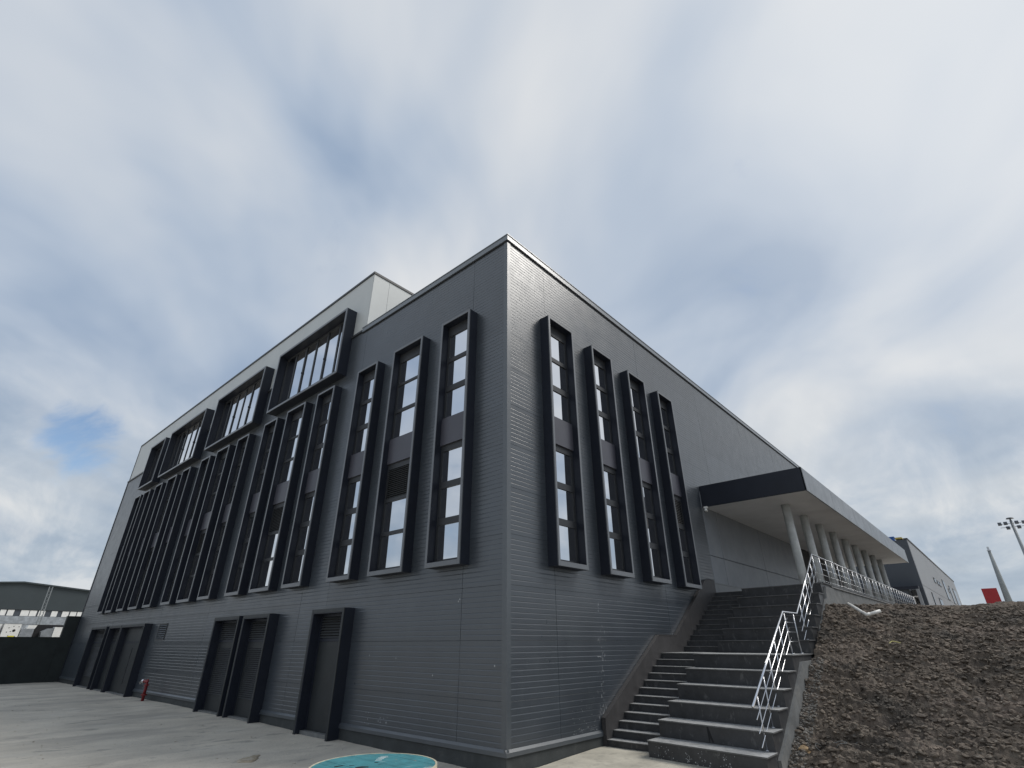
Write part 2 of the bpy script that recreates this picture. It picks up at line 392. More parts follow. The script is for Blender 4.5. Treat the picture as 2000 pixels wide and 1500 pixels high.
for i in range(len(rights) - 1):
    for j in range(len(rows) - 1):
        h = rows[j + 1] - rows[j]
        y0, y1 = rights[i], rights[i + 1]
        if rows[j] < 7.8 and y0 >= 13.8: continue        # smooth wall under the canopy
        if rows[j] < 3.0 and y0 >= 12: continue
        if rows[j] < 7.8 and i == 2: y1 = 12.36
        me = rib_panel(y1 - y0, h, max(2, round(h / .115)))
        place('wall_panel', me, bld, (random.uniform(-.0015, .0015), y0, rows[j]), HALF)
# smooth panels under the canopy
for (y0, y1) in ((12.36, 13.80), (13.80, 19.25), (19.25, 25.0)):
    for (z0, z1) in ((3.7, 5.22), (5.22, 7.9)):
        MB().cbox(0.012, y1 - y0 - .012, -.002, .05, .008, z1 - z0 - .008, .01).build('smooth_wall_panel', 'smooth', bld, loc=(0, y0, z0), rz=HALF)
MB().box(-.04, .055, 12.01, 25.0, 3.7, 4.12).box(-.04, .075, 12.01, 25.0, 4.12, 4.16).build('base_skirting', 'trim', bld)
# corner trim, base flashing, plinth, cap
MB().prism([(.012, -.012), (.012, .135), (-.02, .135), (-.02, .02), (-.135, .02), (-.135, -.012)], 'z', .06, 13.62).build('corner_trim', 'trim', bld)
doors_x = [(-8.05, -6.20), (-13.09, -10.98), (-15.80, -13.46), (-28.86, -24.80), (-31.35, -28.95), (-35.5, -32.0)]
cuts = sorted(doors_x); segs = []; a = -LEN_L
for (c0, c1) in cuts:
    if c0 - a > .2: segs.append((a, c0))
    a = c1
segs.append((a, .0485))
for (a, b) in segs:
    MB().prism([(-.05, 0), (-.05, .075), (-.012, .125), (.03, .125), (.03, 0)], 'x', a + .004, b).build('base_flashing', 'trim', bld)
MB().prism([(.05, 0), (.05, .075), (.012, .125), (-.03, .125), (-.03, 0)], 'y', -.0485, 3.49).build('base_flashing', 'trim', bld)
MB().box(-LEN_L, .012, -.012, .06, -.9, .0).box(-.06, .012, .06, 3.52, -.9, .0).build('plinth', 'plinth', bld)
cap = MB()
cap.box(-8.12, .055, -.055, .30, 13.58, 13.77)
cap.box(-.30, .055, .30, LEN_R, 13.58, 13.77)
cap.box(-8.14, .075, -.075, .31, 13.77, 13.795); cap.box(-.31, .075, .31, LEN_R + .02, 13.77, 13.795)
cap.build('parapet_cap', 'cap', bld)
MB().box(-8.13, .03, -.03, .1, 13.535, 13.575).box(-.1, .03, .1, LEN_R, 13.535, 13.575).build('shadow_gap', 'core', bld)
for a, b in ((-LEN_L, -35.2), (-32.03, -30.85), (-24.66, -22.88), (-16.68, -15.16), (-8.94, -8.145)):
    MB().box(a, b, -.06, .1, 13.60, 13.70).build('wall_head_flashing', 'sash', bld)
MB().box(-LEN_L - .04, -LEN_L + .1, -.03, 12, -.5, 13.62).build('end_trim', 'frame', bld)
MB().box(-LEN_L, -.3, .3, LEN_R, 13.38, 13.42).build('roof_deck', 'core', bld)
# penthouse
pent = MB().box(-LEN_L + .12, -8.0, .06, 11, 13.4, 16.55).build('penthouse', 'core', bld)
xs = [8.0, 14.0, 20.0, 26.0, 32.0, 37.0, LEN_L - .12]
for a, b in zip(xs[:-1], xs[1:]):
    MB().cbox(.004, b - a - .004, 0, .03, 0, 2.93, .004).build('wall_panel', 'pent', pent, loc=(-b, .03, 13.69))
for a, b in zip([.03, .84, 2.9, 5.0, 7.0, 9.0], [.84, 2.9, 5.0, 7.0, 9.0, 11.0]):
    MB().cbox(.004, b - a - .004, 0, .03, 0, 2.93, .004).build('wall_panel', 'pent', pent, loc=(-7.965, a, 13.69), rz=HALF)
MB().box(-LEN_L + .1, -7.93, -.01, .2, 16.62, 16.73).box(-8.2, -7.93, .2, 11, 16.62, 16.73).build('roof_edge', 'sash', pent)
MB().box(-LEN_L + .06, -LEN_L + .13, .0, 1, 13.7, 16.73).build('end_trim', 'sash', pent)

# ---- window boxes -----------------------------------------------------
def louver(w_, z0, z1, y, pitch=.062, fill=.34):
    mb = MB(); k = int((z1 - z0) / pitch)
    for i in range(k):
        z = z0 + (i + .5) * (z1 - z0) / k; hh = pitch * fill
        mb.add([(0, y - .028, z - hh), (w_, y - .028, z - hh), (w_, y + .012, z + hh), (0, y + .012, z + hh),
                (0, y - .022, z - hh - .004), (w_, y - .022, z - hh - .004), (w_, y + .018, z + hh - .004), (0, y + .018, z + hh - .004)],
               [(0, 1, 2, 3), (7, 6, 5, 4), (0, 4, 5, 1), (2, 6, 7, 3)])
    return mb
Z0, Z1, P, T, TB = 3.77, 11.34, .34, .085, .125
def window_box(u0, u1, side, wide, louv, idx):
    W_ = u1 - u0
    loc = (u0, 0, 0) if side == 'L' else (0, u0, 0); rz = 0 if side == 'L' else HALF
    fr = MB().cbox(0, T, -P, .01, Z0, Z1).cbox(W_ - T, W_, -P, .01, Z0, Z1)
    fr.cbox(T, W_ - T, -P + .002, .01, Z0, Z0 + TB).cbox(T, W_ - T, -P + .002, .01, Z1 - T, Z1)
    win = fr.build('window', 'frame', bld, loc=loc, rz=rz)
    q = P + .004
    MB().cbox(-.002, T - .006, -q, -P + .03, Z0 - .002, Z1 + .002, .004).cbox(W_ - T + .006, W_ + .002, -q, -P + .03, Z0 - .002, Z1 + .002, .004).cbox(T - .006, W_ - T + .006, -q + .001, -P + .03, Z0 - .002, Z0 + TB - .006, .004).cbox(T - .006, W_ - T + .006, -q + .001, -P + .03, Z1 - T + .006, Z1 + .002, .004).build('front_trim', 'ftrim', win, loc=loc, rz=rz)
    a, b = T + .001, W_ - T - .001
    s = .05; g0, g1 = a + s, b - s
    t = .055 if wide else .09
    up = [(10.03 + t * .5, 10.90), (9.00 + t, 10.03 - t), (8.02, 9.00 - t)]
    lo = [(5.97 + t, 6.97), (4.96 + t, 5.97 - t), (3.98, 4.96 - t)]
    sh = MB()
    y0, y1 = -.095, -.035
    sh.box(a, g0, y0, y1, Z0 + TB + .001, Z1 - T - .001).box(g1, b, y0, y1, Z0 + TB + .001, Z1 - T - .001)
    zs = [Z1 - T - .001] + [q for pr in up for q in (pr[1], pr[0])] + [7.97]
    for k in range(0, len(zs), 2):
        if zs[k] - zs[k + 1] > .01: sh.box(g0, g1, y0 + .002, y1, zs[k + 1], zs[k])
    zs = [7.16] + [q for pr in lo for q in (pr[1], pr[0])] + [Z0 + TB + .001]
    for k in range(0, len(zs), 2):
        if zs[k] - zs[k + 1] > .01: sh.box(g0, g1, y0 + .002, y1, zs[k + 1], zs[k])
    # sash beads
    for (p0, p1) in up + lo:
        sh.box(g0, g0 + .018, y0 + .012, y1 - .02, p0, p1).box(g1 - .018, g1, y0 + .012, y1 - .02, p0, p1)
    sh.build('sash_frame', 'sash', win, loc=loc, rz=rz)
    MB().box(a, b, -.15, -.032, 7.15, 8.0).build('spandrel', 'spandrel', win, loc=loc, rz=rz)
    MB().box(a, b, -.03, -.01, Z0 + TB, Z1 - T).build('backing', 'core', win, loc=loc, rz=rz)
    for k, (p0, p1) in enumerate(up + lo):
        if louv and k == 3:
            lv = louver(g1 - g0, p0, p1, -.07); lv.v = [(x + g0, y, z) for x, y, z in lv.v]
            lv.build('louver', 'louver', win, loc=loc, rz=rz)
        else:
            # each pane sits a hair out of true, as real glazing does
            tx, tz = random.uniform(-.0012, .0012), random.uniform(-.0016, .0016)
            y = -.062
            MB().add([(g0, y - tx, p0), (g1, y + tx, p0), (g1, y + tx + tz, p1), (g0, y - tx + tz, p1),
                      (g0, y + .02, p0), (g1, y + .02, p0), (g1, y + .02, p1), (g0, y + .02, p1)],
                     [(0, 1, 2, 3), (7, 6, 5, 4), (0, 4, 5, 1), (1, 5, 6, 2), (2, 6, 7, 3), (3, 7, 4, 0)]).build('pane', 'glass', win, loc=loc, rz=rz)
    return win
LW = [(-2.51, -1.20, 0), (-5.08, -3.48, 1), (-7.34, -6.05, 0), (-10.30, -8.98, 0), (-12.90, -11.28, 1), (-15.14, -13.84, 0),
      (-18.10, -16.79, 0), (-20.72, -19.11, 1), (-22.96, -21.66, 0), (-25.83, -24.58, 0), (-28.45, -26.84, 1), (-30.75, -29.44, 0), (-33.15, -31.84, 0), (-35.20, -33.88, 0)]
kl = (9.17 - P) / (9.17 - .40); kr = (8.35 - P) / (8.35 - .40)
for i, (a, b, wd) in enumerate(LW): window_box((a - 8.35) * kl + 8.35, (b - 8.35) * kl + 8.35, 'L', wd, wd, i)
for i, (a, b) in enumerate([(1.49, 2.80), (3.92, 5.22), (6.35, 7.65), (8.74, 10.04)]): window_box((a + 9.17) * kr - 9.17, (b + 9.17) * kr - 9.17, 'R', 0, i == 3, i)
# ---- bay windows across the parapet line
def bay(x0, x1):
    z0, z1, p, t = 11.83, 15.02, .45, .115
    W_ = x1 - x0; loc = (x0, 0, 0)
    b = MB().cbox(0, t, -p, .06, z0, z1).cbox(W_ - t, W_, -p, .06, z0, z1).cbox(t, W_ - t, -p + .002, .06, z0, z0 + t).cbox(t, W_ - t, -p + .002, .06, z1 - t, z1)
    win = b.build('bay_window', 'frame', bld, loc=loc)
    q = p + .004
    MB().cbox(-.002, t - .02, -q, -p + .03, z0 - .002, z1 + .002, .004).cbox(W_ - t + .02, W_ + .002, -q, -p + .03, z0 - .002, z1 + .002, .004).cbox(t - .02, W_ - t + .02, -q + .001, -p + .03, z0 - .002, z0 + t - .02, .004).cbox(t - .02, W_ - t + .02, -q + .001, -p + .03, z1 - t + .02, z1 + .002, .004).build('front_trim', 'ftrim', win, loc=loc)
    n_ = max(3, round((W_ - 2 * t) / .97)); a = t + .001; pw = (W_ - 2 * t - .002) / n_
    sh = MB(); y0, y1 = -.065, -.012; zb, zt = z0 + t + .001, z1 - t - .001
    sh.box(a, W_ - a, y0, y1, zb, zb + .10).box(a, W_ - a, y0, y1, zt - .10, zt)
    for k in range(n_ + 1):
        u = a + k * pw; h = .055 if 0 < k < n_ else .06
        sh.box(max(a, u - h), min(W_ - a, u + h), y0 - .002 - (.0 if k % 2 else .012), y1, zb + .10, zt - .10)
    sh.build('sash_frame', 'sash', win, loc=loc)
    MB().box(a, W_ - a, -.010, .02, zb, zt).build('backing', 'core', win, loc=loc)
    for k in range(n_):
        u0 = a + k * pw + .056; u1 = a + (k + 1) * pw - .056
        tx, tz = random.uniform(-.0012, .0012), random.uniform(-.0016, .0016); y = -.036
        MB().add([(u0, y - tx, zb + .1), (u1, y + tx, zb + .1), (u1, y + tx + tz, zt - .1), (u0, y - tx + tz, zt - .1),
                  (u0, -.013, zb + .1), (u1, -.013, zb + .1), (u1, -.013, zt - .1), (u0, -.013, zt - .1)],
                 [(0, 1, 2, 3), (7, 6, 5, 4), (0, 4, 5, 1), (1, 5, 6, 2), (2, 6, 7, 3), (3, 7, 4, 0)]).build('pane', 'glass', win, loc=loc)
        if k in (1, 3):
            MB().box(u1 + .04, u1 + .06, y0 - .045, y0 - .012, 13.37, 13.46).build('handle', 'core', win, loc=loc)
for a, b in ((-15.14, -8.95), (-22.86, -16.69), (-30.83, -24.67), (-35.18, -32.04)): bay(a, b)
# ---- ground-floor doors
def door(x0, x1, kind):
    zt, p, t = 2.985, .36, .11
    kd = (9.17 - p) / (9.17 - .30); x0 = (x0 - 8.35) * kd + 8.35; x1 = (x1 - 8.35) * kd + 8.35
    W_ = x1 - x0; loc = (x0, 0, 0)
    b = MB().cbox(0, t, -p, .03, -.6, zt).cbox(W_ - t, W_, -p, .03, -.6, zt).cbox(t, W_ - t, -p + .002, .03, zt - .13, zt)
    d = b.build('doorway', 'frame', bld, loc=loc)
    q = p + .004
    MB().cbox(-.002, t - .03, -q, -p + .02, -.6, zt + .002, .004).cbox(W_ - t + .03, W_ + .002, -q, -p + .02, -.6, zt + .002, .004).cbox(t - .03, W_ - t + .03, -q + .001, -p + .02, zt - .10, zt + .002, .004).build('front_trim', 'door', d, loc=loc)
    a, e = t + .002, W_ - t - .002
    MB().box(a, e, -.015, .02, -.5, zt - .132).build('backing', 'core', d, loc=loc)
    MB().box(a, e, -.22, -.004, -.6, -.17).build('threshold', 'concrete', d, loc=loc)
    fr = MB().box(a, a + .07, -.075, -.016, -.2, zt - .132).box(e - .07, e, -.075, -.016, -.2, zt - .132).box(a + .07, e - .07, -.073, -.016, 2.10, 2.18).box(a + .07, e - .07, -.073, -.016, zt - .20, zt - .132)
    fr.build('door_frame', 'frame', d, loc=loc)
    u0, u1 = a + .072, e - .072
    lv = louver(u1 - u0, 2.185, zt - .205, -.05, .07); lv.v = [(x + u0, y, z) for x, y, z in lv.v]
    if kind != 'panel': lv.build('louver', 'louver', d, loc=loc)
    else: MB().box(u0, u1, -.06, -.02, 2.185, zt - .205).build('transom_panel', 'door', d, loc=loc)
    if kind == 'plain':
        MB().box(u0, u1, -.06, -.018, -.16, 2.095).build('door_leaf', 'door', d, loc=loc)
    elif kind == 'louver':
        lf = MB().box(u0, u0 + .13, -.06, -.018, -.16, 2.095).box(u1 - .28, u1, -.06, -.018, -.16, 2.095).box(u0 + .13, u1 - .28, -.058, -.018, -.16, .35).box(u0 + .13, u1 - .28, -.058, -.018, 1.9, 2.095)
        lf.build('door_leaf', 'door', d, loc=loc)
        lv = louver(u1 - u0 - .41, .35, 1.9, -.05, .06); lv.v = [(x + u0 + .13, y, z) for x, y, z in lv.v]
        lv.build('louver', 'louver', d, loc=loc)
    else:
        mid = u0 + (u1 - u0) * .45
        MB().box(u0, mid - .004, -.06, -.018, -.16, 2.095).build('door_leaf', 'door', d, loc=loc)
        MB().box(mid + .004, u1, -.06, -.018, -.16, 2.095).build('door_leaf', 'door', d, loc=loc)
        pm = MB()
        for (q0, q1) in ((mid + .15, u1 - .15),):
            pm.box(q0, q0 + .03, -.075, -.06, .2, 1.9).box(q1 - .03, q1, -.075, -.06, .2, 1.9).box(q0 + .03, q1 - .03, -.075, -.06, 1.87, 1.9).box(q0 + .03, q1 - .03, -.075, -.06, .2, .23)
        pm.build('door_moulding', 'sash', d, loc=loc)
    hu = u1 - .16
    MB().box(hu - .025, hu + .025, -.075, -.06, .78, 1.02).tube([(hu, -.07, .94), (hu, -.115, .94), (hu - .13, -.115, .94)], .012, 8).build('handle', 'steel2', d, loc=loc)
    if kind != 'plain':
        MB().box(u1 - .20, u1 - .12, -.12, -.061, 2.02, 2.10).build('door_sensor', 'white', d, loc=loc)
    else:
        MB().box(u1 - .03, u1 - .012, -.064, -.0605, -.1, 2.06).build('edge_gap', 'core', d, loc=loc)
for (x0, x1), k in zip(doors_x, ('plain', 'louver', 'louver', 'panel', 'plain', 'louver')): door(x0, x1, k)
# wall vent
v0 = (-23.42, 0, 2.22)
vg = MB().box(0, 1.15, -.03, 0, 0, .05).box(0, 1.15, -.03, 0, .68, .73).box(0, .05, -.03, 0, .05, .68).box(1.10, 1.15, -.03, 0, .05, .68).build('vent_grille', 'louver', bld, loc=v0)
lv = louver(1.05, .05, .68, -.015, .09, .22); lv.v = [(x + .05, y, z) for x, y, z in lv.v]
lv.build('louver', 'cap', vg, loc=v0)
MB().box(.05, 1.10, -.001, .0, .05, .68).build('backing', 'core', vg, loc=v0)

# paint splashes on the cladding (flat dried drips)
sp = MB()
def blob(u, z, w_, h_, side):
    k = random.randint(5, 7); pts = []
    for i in range(k):
        a = 2 * math.pi * i / k; r = random.uniform(.6, 1.1)
        pts.append((u + w_ * .5 * r * math.cos(a), z + h_ * .5 * r * math.sin(a)))
    if side == 'R': sp.add([(.0022, p[0], p[1]) for p in pts], [tuple(range(k))])
    else: sp.add([(p[0], -.0022, p[1]) for p in pts], [tuple(reversed(range(k)))])
for i in range(70):                      # drips on the stair side wall, at y about 3.6-4.1
    z = .35 + 2.1 * random.random() ** 1.7
    u = 3.62 + random.gauss(0, .10) + (z - .4) * .11
    blob(u, z, random.uniform(.004, .012), random.uniform(.02, .13), 'R')
for i in range(9): blob(3.74 + random.gauss(0, .012), 2.75 + .30 * random.random(), .010, random.uniform(.04, .12), 'R')
for i in range(6): blob(3.55 + .03 * i, 1.72 + random.gauss(0, .01), .04, .012, 'R')
for i in range(60): blob(random.uniform(2.3, 3.3), .15 + .7 * random.random() ** 2, random.uniform(.006, .02), random.uniform(.006, .03), 'R')
for i in range(7): blob(-4.9 + random.gauss(0, .10), .30 + random.gauss(0, .10), random.uniform(.012, .035), random.uniform(.015, .05), 'L')
for i in range(8): blob(-4.25 + random.gauss(0, .10), .34 + random.gauss(0, .06), random.uniform(.012, .03), random.uniform(.015, .06), 'L')
for (u, z) in ((-1.55, 3.0), (-1.6, 2.95), (-19.5, 1.65), (-20.1, 1.62), (-19.55, 1.6), (-.35, 1.6), (-3.9, 1.7), (-2.4, 1.35), (-5.1, 1.75)): blob(u, z, .03, .05, 'L')
sp_o = sp.build('paint_splash', 'splash', bld); sp_o['kind'] = 'stuff'

# canopy
CY0, CY1, CX = 12.42, 39.2, 4.10
can = MB().box(0.0, CX - .06, CY0 + .06, CY1, 7.30, 8.05).build('canopy', 'core', bld)
part_label(can, 'flat roofed entrance canopy on concrete columns')
MB().cbox(0, CX, 0, .05, 7.18, 8.10, .012).build('end_fascia', 'frame', can, loc=(0, CY0, 0))
for k in range(6):
    a, b = CY0 + .05 + k * (CY1 - CY0 - .05) / 6, CY0 + .05 + (k + 1) * (CY1 - CY0 - .05) / 6
    MB().cbox(.003 if k else -.05, b - a - .003, 0, .05, 7.18, 8.10, .008).build('long_fascia', 'fascia', can, loc=(CX, a, 0), rz=HALF)
MB().box(.01, CX - .055, CY0 + .055, CY1 - .01, 7.215, 7.28).build('soffit', 'soffit', can)
MB().box(.0, CX - .05, CY0 + .05, CY1, 8.051, 8.09).build('canopy_roof', 'cap', can)
for k in range(9):
    y = 14.5 + 2.71 * k
    MB().tube([(2.73, y, 3.7), (2.73, y, 7.214)], .165, 20).build('column', 'concol', can, smooth=True)
# entrance recess behind the columns
ent = MB().box(-2.2, -2.1, 25, LEN_R, 3.7, 7.9).build('entrance_screen', 'sash', bld)
MB().box(-2.2, .0, 24.93, 25.0, 3.7, 7.85).build('return_wall', 'core', ent)
for k in range(10):
    y = 25.2 + k * 1.55
    MB().box(-2.095, -2.085, y, y + 1.4, 3.85, 5.9).build('pane', 'glass', ent)
    MB().box(-2.095, -2.085, y, y + 1.4, 6.05, 7.6).build('pane', 'glass', ent)
MB().box(-2.2, .03, 38.9, 39.4, 3.7, 7.2).build('return_wall', 'soffit', ent)

lamp = thing('wall_lamp', 'small white lamp under the near corner of the entrance canopy', 'lamp', (.16, 12.36, 7.14))
MB().box(.10, .24, 12.30, 12.40, 7.10, 7.178).build('bracket', 'white', lamp)
MB().tube([(.17, 12.34, 7.10), (.17, 12.33, 7.05), (.17, 12.30, 6.98)], [.03, .05, .085], 12).build('lamp_shade', 'white', lamp, smooth=True)

# ------------------------------------------------------------------ terrace and stairs
ter = MB().box(.0, 4.12, 11.9, 41.5, -.5, 3.70).build('terrace', 'concrete'); structure(ter)
tp = MB().box(.0, 4.16, 11.91, 41.5, 3.704, 3.756).build('paving', 'tread', ter)
kb = MB().box(4.0, 4.18, 10.75, 41.5, 3.752, 3.79).build('kerb', 'granite', ter)
st = thing('staircase', 'wide dark granite staircase with small steps beside giant steps, climbing along the building', 'staircase', (2.2, 3, -.25))
RIS = .166
def zt(i): return -.060 + RIS * i
SK = .105
def step_big(y0, y1, ztop, zbot, xa=1.50, xb=4.15):
    ya = lambda y, x: y - SK * (x - 1.5)
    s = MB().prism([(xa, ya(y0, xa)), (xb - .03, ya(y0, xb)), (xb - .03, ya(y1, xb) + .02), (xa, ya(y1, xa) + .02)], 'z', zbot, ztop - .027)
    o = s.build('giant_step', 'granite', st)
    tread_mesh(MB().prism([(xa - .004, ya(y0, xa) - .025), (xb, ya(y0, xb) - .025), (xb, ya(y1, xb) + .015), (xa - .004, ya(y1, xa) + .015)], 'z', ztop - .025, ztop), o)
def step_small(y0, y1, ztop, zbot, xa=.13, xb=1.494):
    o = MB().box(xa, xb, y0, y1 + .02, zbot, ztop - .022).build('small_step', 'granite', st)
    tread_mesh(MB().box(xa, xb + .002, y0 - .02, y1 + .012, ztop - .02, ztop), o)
for i in range(11): step_small(3.53 + .30 * i, 3.53 + .30 * (i + 1), zt(i), -.5)
bigs = [3.03 + .60 * k for k in range(5)]
for k, y in enumerate(bigs): step_big(y, y + .60 if k < 4 else 6.05, zt(2 * k + 1), -.5)
# landing: one slab right across
lo_ = MB().prism([(1.5, 6.05), (4.12, 6.05 - SK * 2.62), (4.12, 7.9), (.13, 8.6), (.13, 6.83), (1.5, 6.83)], 'z', -.5, zt(11) - .027).build('landing', 'granite', st)
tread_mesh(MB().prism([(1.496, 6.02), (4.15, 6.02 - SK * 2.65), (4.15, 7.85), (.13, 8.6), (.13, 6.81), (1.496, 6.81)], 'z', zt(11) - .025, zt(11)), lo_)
for i in range(12): step_small(8.50 + .305 * i, 8.50 + .305 * (i + 1), zt(12 + i), 1.6)
for k in range(6):
    y = 7.86 + .60 * k
    step_big(y, y + .60 if k < 5 else 12.2, zt(13 + 2 * k), 1.6)
# dried mortar splashes on the lowest giant riser and a broken corner on the next one
ms = MB()
for i in range(110):
    x = random.uniform(1.6, 4.0); z = -.20 + .26 * random.random() ** 1.5; wd_ = random.uniform(.006, .03); hh = random.uniform(.008, .04)
    if abs(math.sin(x * 4.1)) < .35: continue
    k = random.randint(5, 7); pts = []
    for q in range(k):
        a = 2 * math.pi * q / k; r = random.uniform(.5, 1.1); xx = x + wd_ * .5 * r * math.cos(a)
        pts.append((xx, 3.03 - SK * (xx - 1.5) - .0025, z + hh * .5 * r * math.sin(a)))
    ms.add(pts, [tuple(range(k))])
mo = ms.build('mortar_splash', 'splash', st); mo['kind'] = 'stuff'
ck = lambda x, z: (x, 3.63 - SK * (x - 1.5) - .003, z)
MB().add([ck(2.70, .425), ck(2.735, .425), ck(2.83, .14), ck(2.80, .12), ck(2.755, .20), ck(2.73, .12), ck(2.715, .12)], [(0, 6, 5, 4, 3, 2, 1)]).build('crack', 'black', st)
# stringer wall beside the building
prof = [(3.50, -.5), (3.50, .355), (6.83, 2.23), (8.06, 2.23), (11.07, 4.13), (11.5, 4.20), (12.0, 4.18), (12.0, -.5)]
MB().prism(prof, 'x', .014, .128).build('stringer_wall', 'string', st)
cp = MB()
for (a, b) in zip(prof[1:6], prof[2:7]):
    cp.prism([(a[0] - .004, a[1] + .002), (b[0] + .004, b[1] + .002), (b[0] + .004, b[1] + .03), (a[0] - .004, a[1] + .03)], 'x', .013, .136)
cp.build('stringer_coping', 'string', st)
# outer side wall, rendered concrete, stepped under the treads
sw = [(3.35, -.5), (3.35, -.02)]
sw += [(3.9, .25), (4.5, .58), (5.1, .9), (5.9, 1.35), (6.3, 1.60), (7.6, 1.62), (8.2, 1.95), (9.4, 2.62), (10.6, 3.28), (10.9, 3.66), (11.95, 3.66), (11.95, -.5)]
MB().prism(sw, 'x', 4.121, 4.185).build('side_wall', 'concrete', st)

# stair railing
XR = 3.95
ra = thing('stair_railing', 'polished stainless steel handrail with posts and bars stepping up the stairs', 'railing', (XR, 3.3, .12))
def hz_(y):
    if y <= 6.40: return .89 + .553 * (y - 3.04)
    if y <= 7.69: return 2.75
    return 2.75 + .5545 * (y - 7.69)
hp = [(XR, y, hz_(y)) for y in (3.02, 4.7, 6.40)] + [(XR, 7.69, 2.75), (XR, 9.4, hz_(9.4)), (XR, 11.19, 4.72)]
MB().tube(hp, .026, 12).build('handrail', 'steel', ra, smooth=True)
ply = [3.38, 3.98, 4.60, 5.22, 5.84, 6.50, 7.32, 8.22, 8.86, 9.44, 10.03, 10.62, 11.17]
plz = [zt(1), zt(3), zt(5), zt(7), zt(9), zt(11), zt(11), zt(13), zt(15), zt(17), zt(19), zt(21), 3.75]
for y, z in zip(ply, plz):
    po = MB().tube([(XR, y, z), (XR, y, hz_(y) - .03)], .016, 10).build('post', 'steel2', ra, smooth=True)
    MB().tube([(XR, y, z), (XR, y, z + .02)], .045, 14).build('base_plate', 'steel2', po, smooth=True)
for d in (.24, .47, .70):
    MB().tube([(XR + .022, y, hz_(y) - d) for y in (3.06, 5.0, 6.40)] + [(XR + .022, 6.62, hz_(6.4) - d + .10)], .009, 8).build('bar', 'steel', ra, smooth=True)
    MB().tube([(XR - .022, 6.45, 2.75 - d), (XR - .022, 7.40, 2.75 - d)], .007, 8).build('bar', 'steel2', ra, smooth=True)
    MB().tube([(XR + .022, y, hz_(y) - d) for y in (7.75, 9.0, 11.12)], .009, 8).build('bar', 'steel', ra, smooth=True)
tr = thing('terrace_railing', 'long stainless steel railing along the edge of the raised terrace', 'railing', (XR, 23, 3.75))
MB().tube([(XR, 11.22, 4.72), (XR, 23, 4.72), (XR, 36.2, 4.72)], .026, 10).build('handrail', 'steel2', tr, smooth=True)
for k in range(1, 29):
    y = 11.17 + .893 * k
    MB().tube([(XR, y, 3.79), (XR, y, 4.70)], .02, 8).build('post', 'steel2', tr, smooth=True)
for d in (.2, .4, .6, .8):
    MB().tube([(XR + .02, 11.2, 4.72 - d), (XR + .02, 36.2, 4.72 - d)], .006, 6).build('bar', 'steel2', tr, smooth=True)

# ------------------------------------------------------------------ things in the yard
hy = thing('fire_hydrant', 'red standpipe fire hydrant with chrome outlet by the dark wall', 'hydrant', (-21.6, -.38, -.22))
MB().tube([(-21.62, -.38, -.3), (-21.62, -.38, .42), (-21.66, -.38, .50), (-21.74, -.40, .54), (-21.95, -.44, .54)], .062, 14).build('pipe', 'red', hy, smooth=True)
MB().tube([(-21.62, -.38, .0), (-21.62, -.38, .05)], .12, 16).tube([(-21.62, -.38, .38), (-21.62, -.38, .42)], .11, 16).build('flange', 'red', hy)
MB().tube([(-21.62, -.38, .52), (-21.62, -.38, .63)], [.05, .035], 10).build('valve_spindle', 'red', hy)
MB().tube([(-21.95, -.44, .54), (-22.02, -.45, .54), (-22.03, -.45, .53), (-22.20, -.48, .48)], [.085, .085, .06, .075], 14).build('outlet', 'steel', hy, smooth=True)

# cable reel lying on its side, only its top flange reaches into the picture
RC = (1.46, -4.21); RR = .83; RT = .60
re_ = thing('cable_reel', 'teal painted cable reel lying flat, its chipped round top cut off by the picture edge', 'cable reel', (RC[0], RC[1], -.29))
def disc(mb, r, z0, z1, n_=72):
    mb.tube([(RC[0], RC[1], z0), (RC[0], RC[1], z1)], r, n_); return mb
y = -RR
pl = 0
while y < RR - .001:
    y2 = min(y + .1384, RR); g = .002; pts = []
    ya, yb = y + g, y2 - g
    for k in range(9):
        yy = ya + (yb - ya) * k / 8; pts.append((math.sqrt(max(0, (RR - .026) ** 2 - yy * yy)), yy))
    poly = [(RC[0] + p[0], RC[1] + p[1]) for p in pts] + [(RC[0] - p[0], RC[1] + p[1]) for p in reversed(pts)]
    MB().prism(poly, 'z', RT - .05, RT - random.uniform(0, .003)).build('plank', 'teal', re_)
    y = y2
rim = MB(); n_ = 96
for rr in (RR - .025, RR):
    pass
vv = []
for k in range(n_):
    c_, s_ = math.cos(2 * math.pi * k / n_), math.sin(2 * math.pi * k / n_)
    vv += [(RC[0] + (RR - .025) * c_, RC[1] + (RR - .025) * s_, RT - .07), (RC[0] + RR * c_, RC[1] + RR * s_, RT - .07),
           (RC[0] + RR * c_, RC[1] + RR * s_, RT + .003), (RC[0] + (RR - .025) * c_, RC[1] + (RR - .025) * s_, RT + .003)]
ff = []
for k in range(n_):
    a = 4 * k; b = 4 * ((k + 1) % n_)
    for q in range(4): ff.append((a + q, a + (q + 1) % 4, b + (q + 1) % 4, b + q))
rim.add(vv, ff).build('rim', 'cream', re_, smooth=False)
for (p0, p1, wd_) in (((1.10, -3.73), (1.05, -3.82), .008), ((1.15, -3.80), (1.10, -3.90), .008), ((1.20, -3.87), (1.16, -3.97), .009), ((1.25, -3.94), (1.22, -4.03), .008)):
    d_ = Vector((p1[0] - p0[0], p1[1] - p0[1])); n2 = Vector((-d_.y, d_.x)).normalized() * wd_
    MB().prism([(p0[0] + n2.x, p0[1] + n2.y), (p1[0] + n2.x * .7, p1[1] + n2.y * .7), (p1[0] - n2.x * .6, p1[1] - n2.y * .6), (p0[0] - n2.x, p0[1] - n2.y)], 'z', RT - .002, RT + .0022).build('paint_mark', 'white', re_)
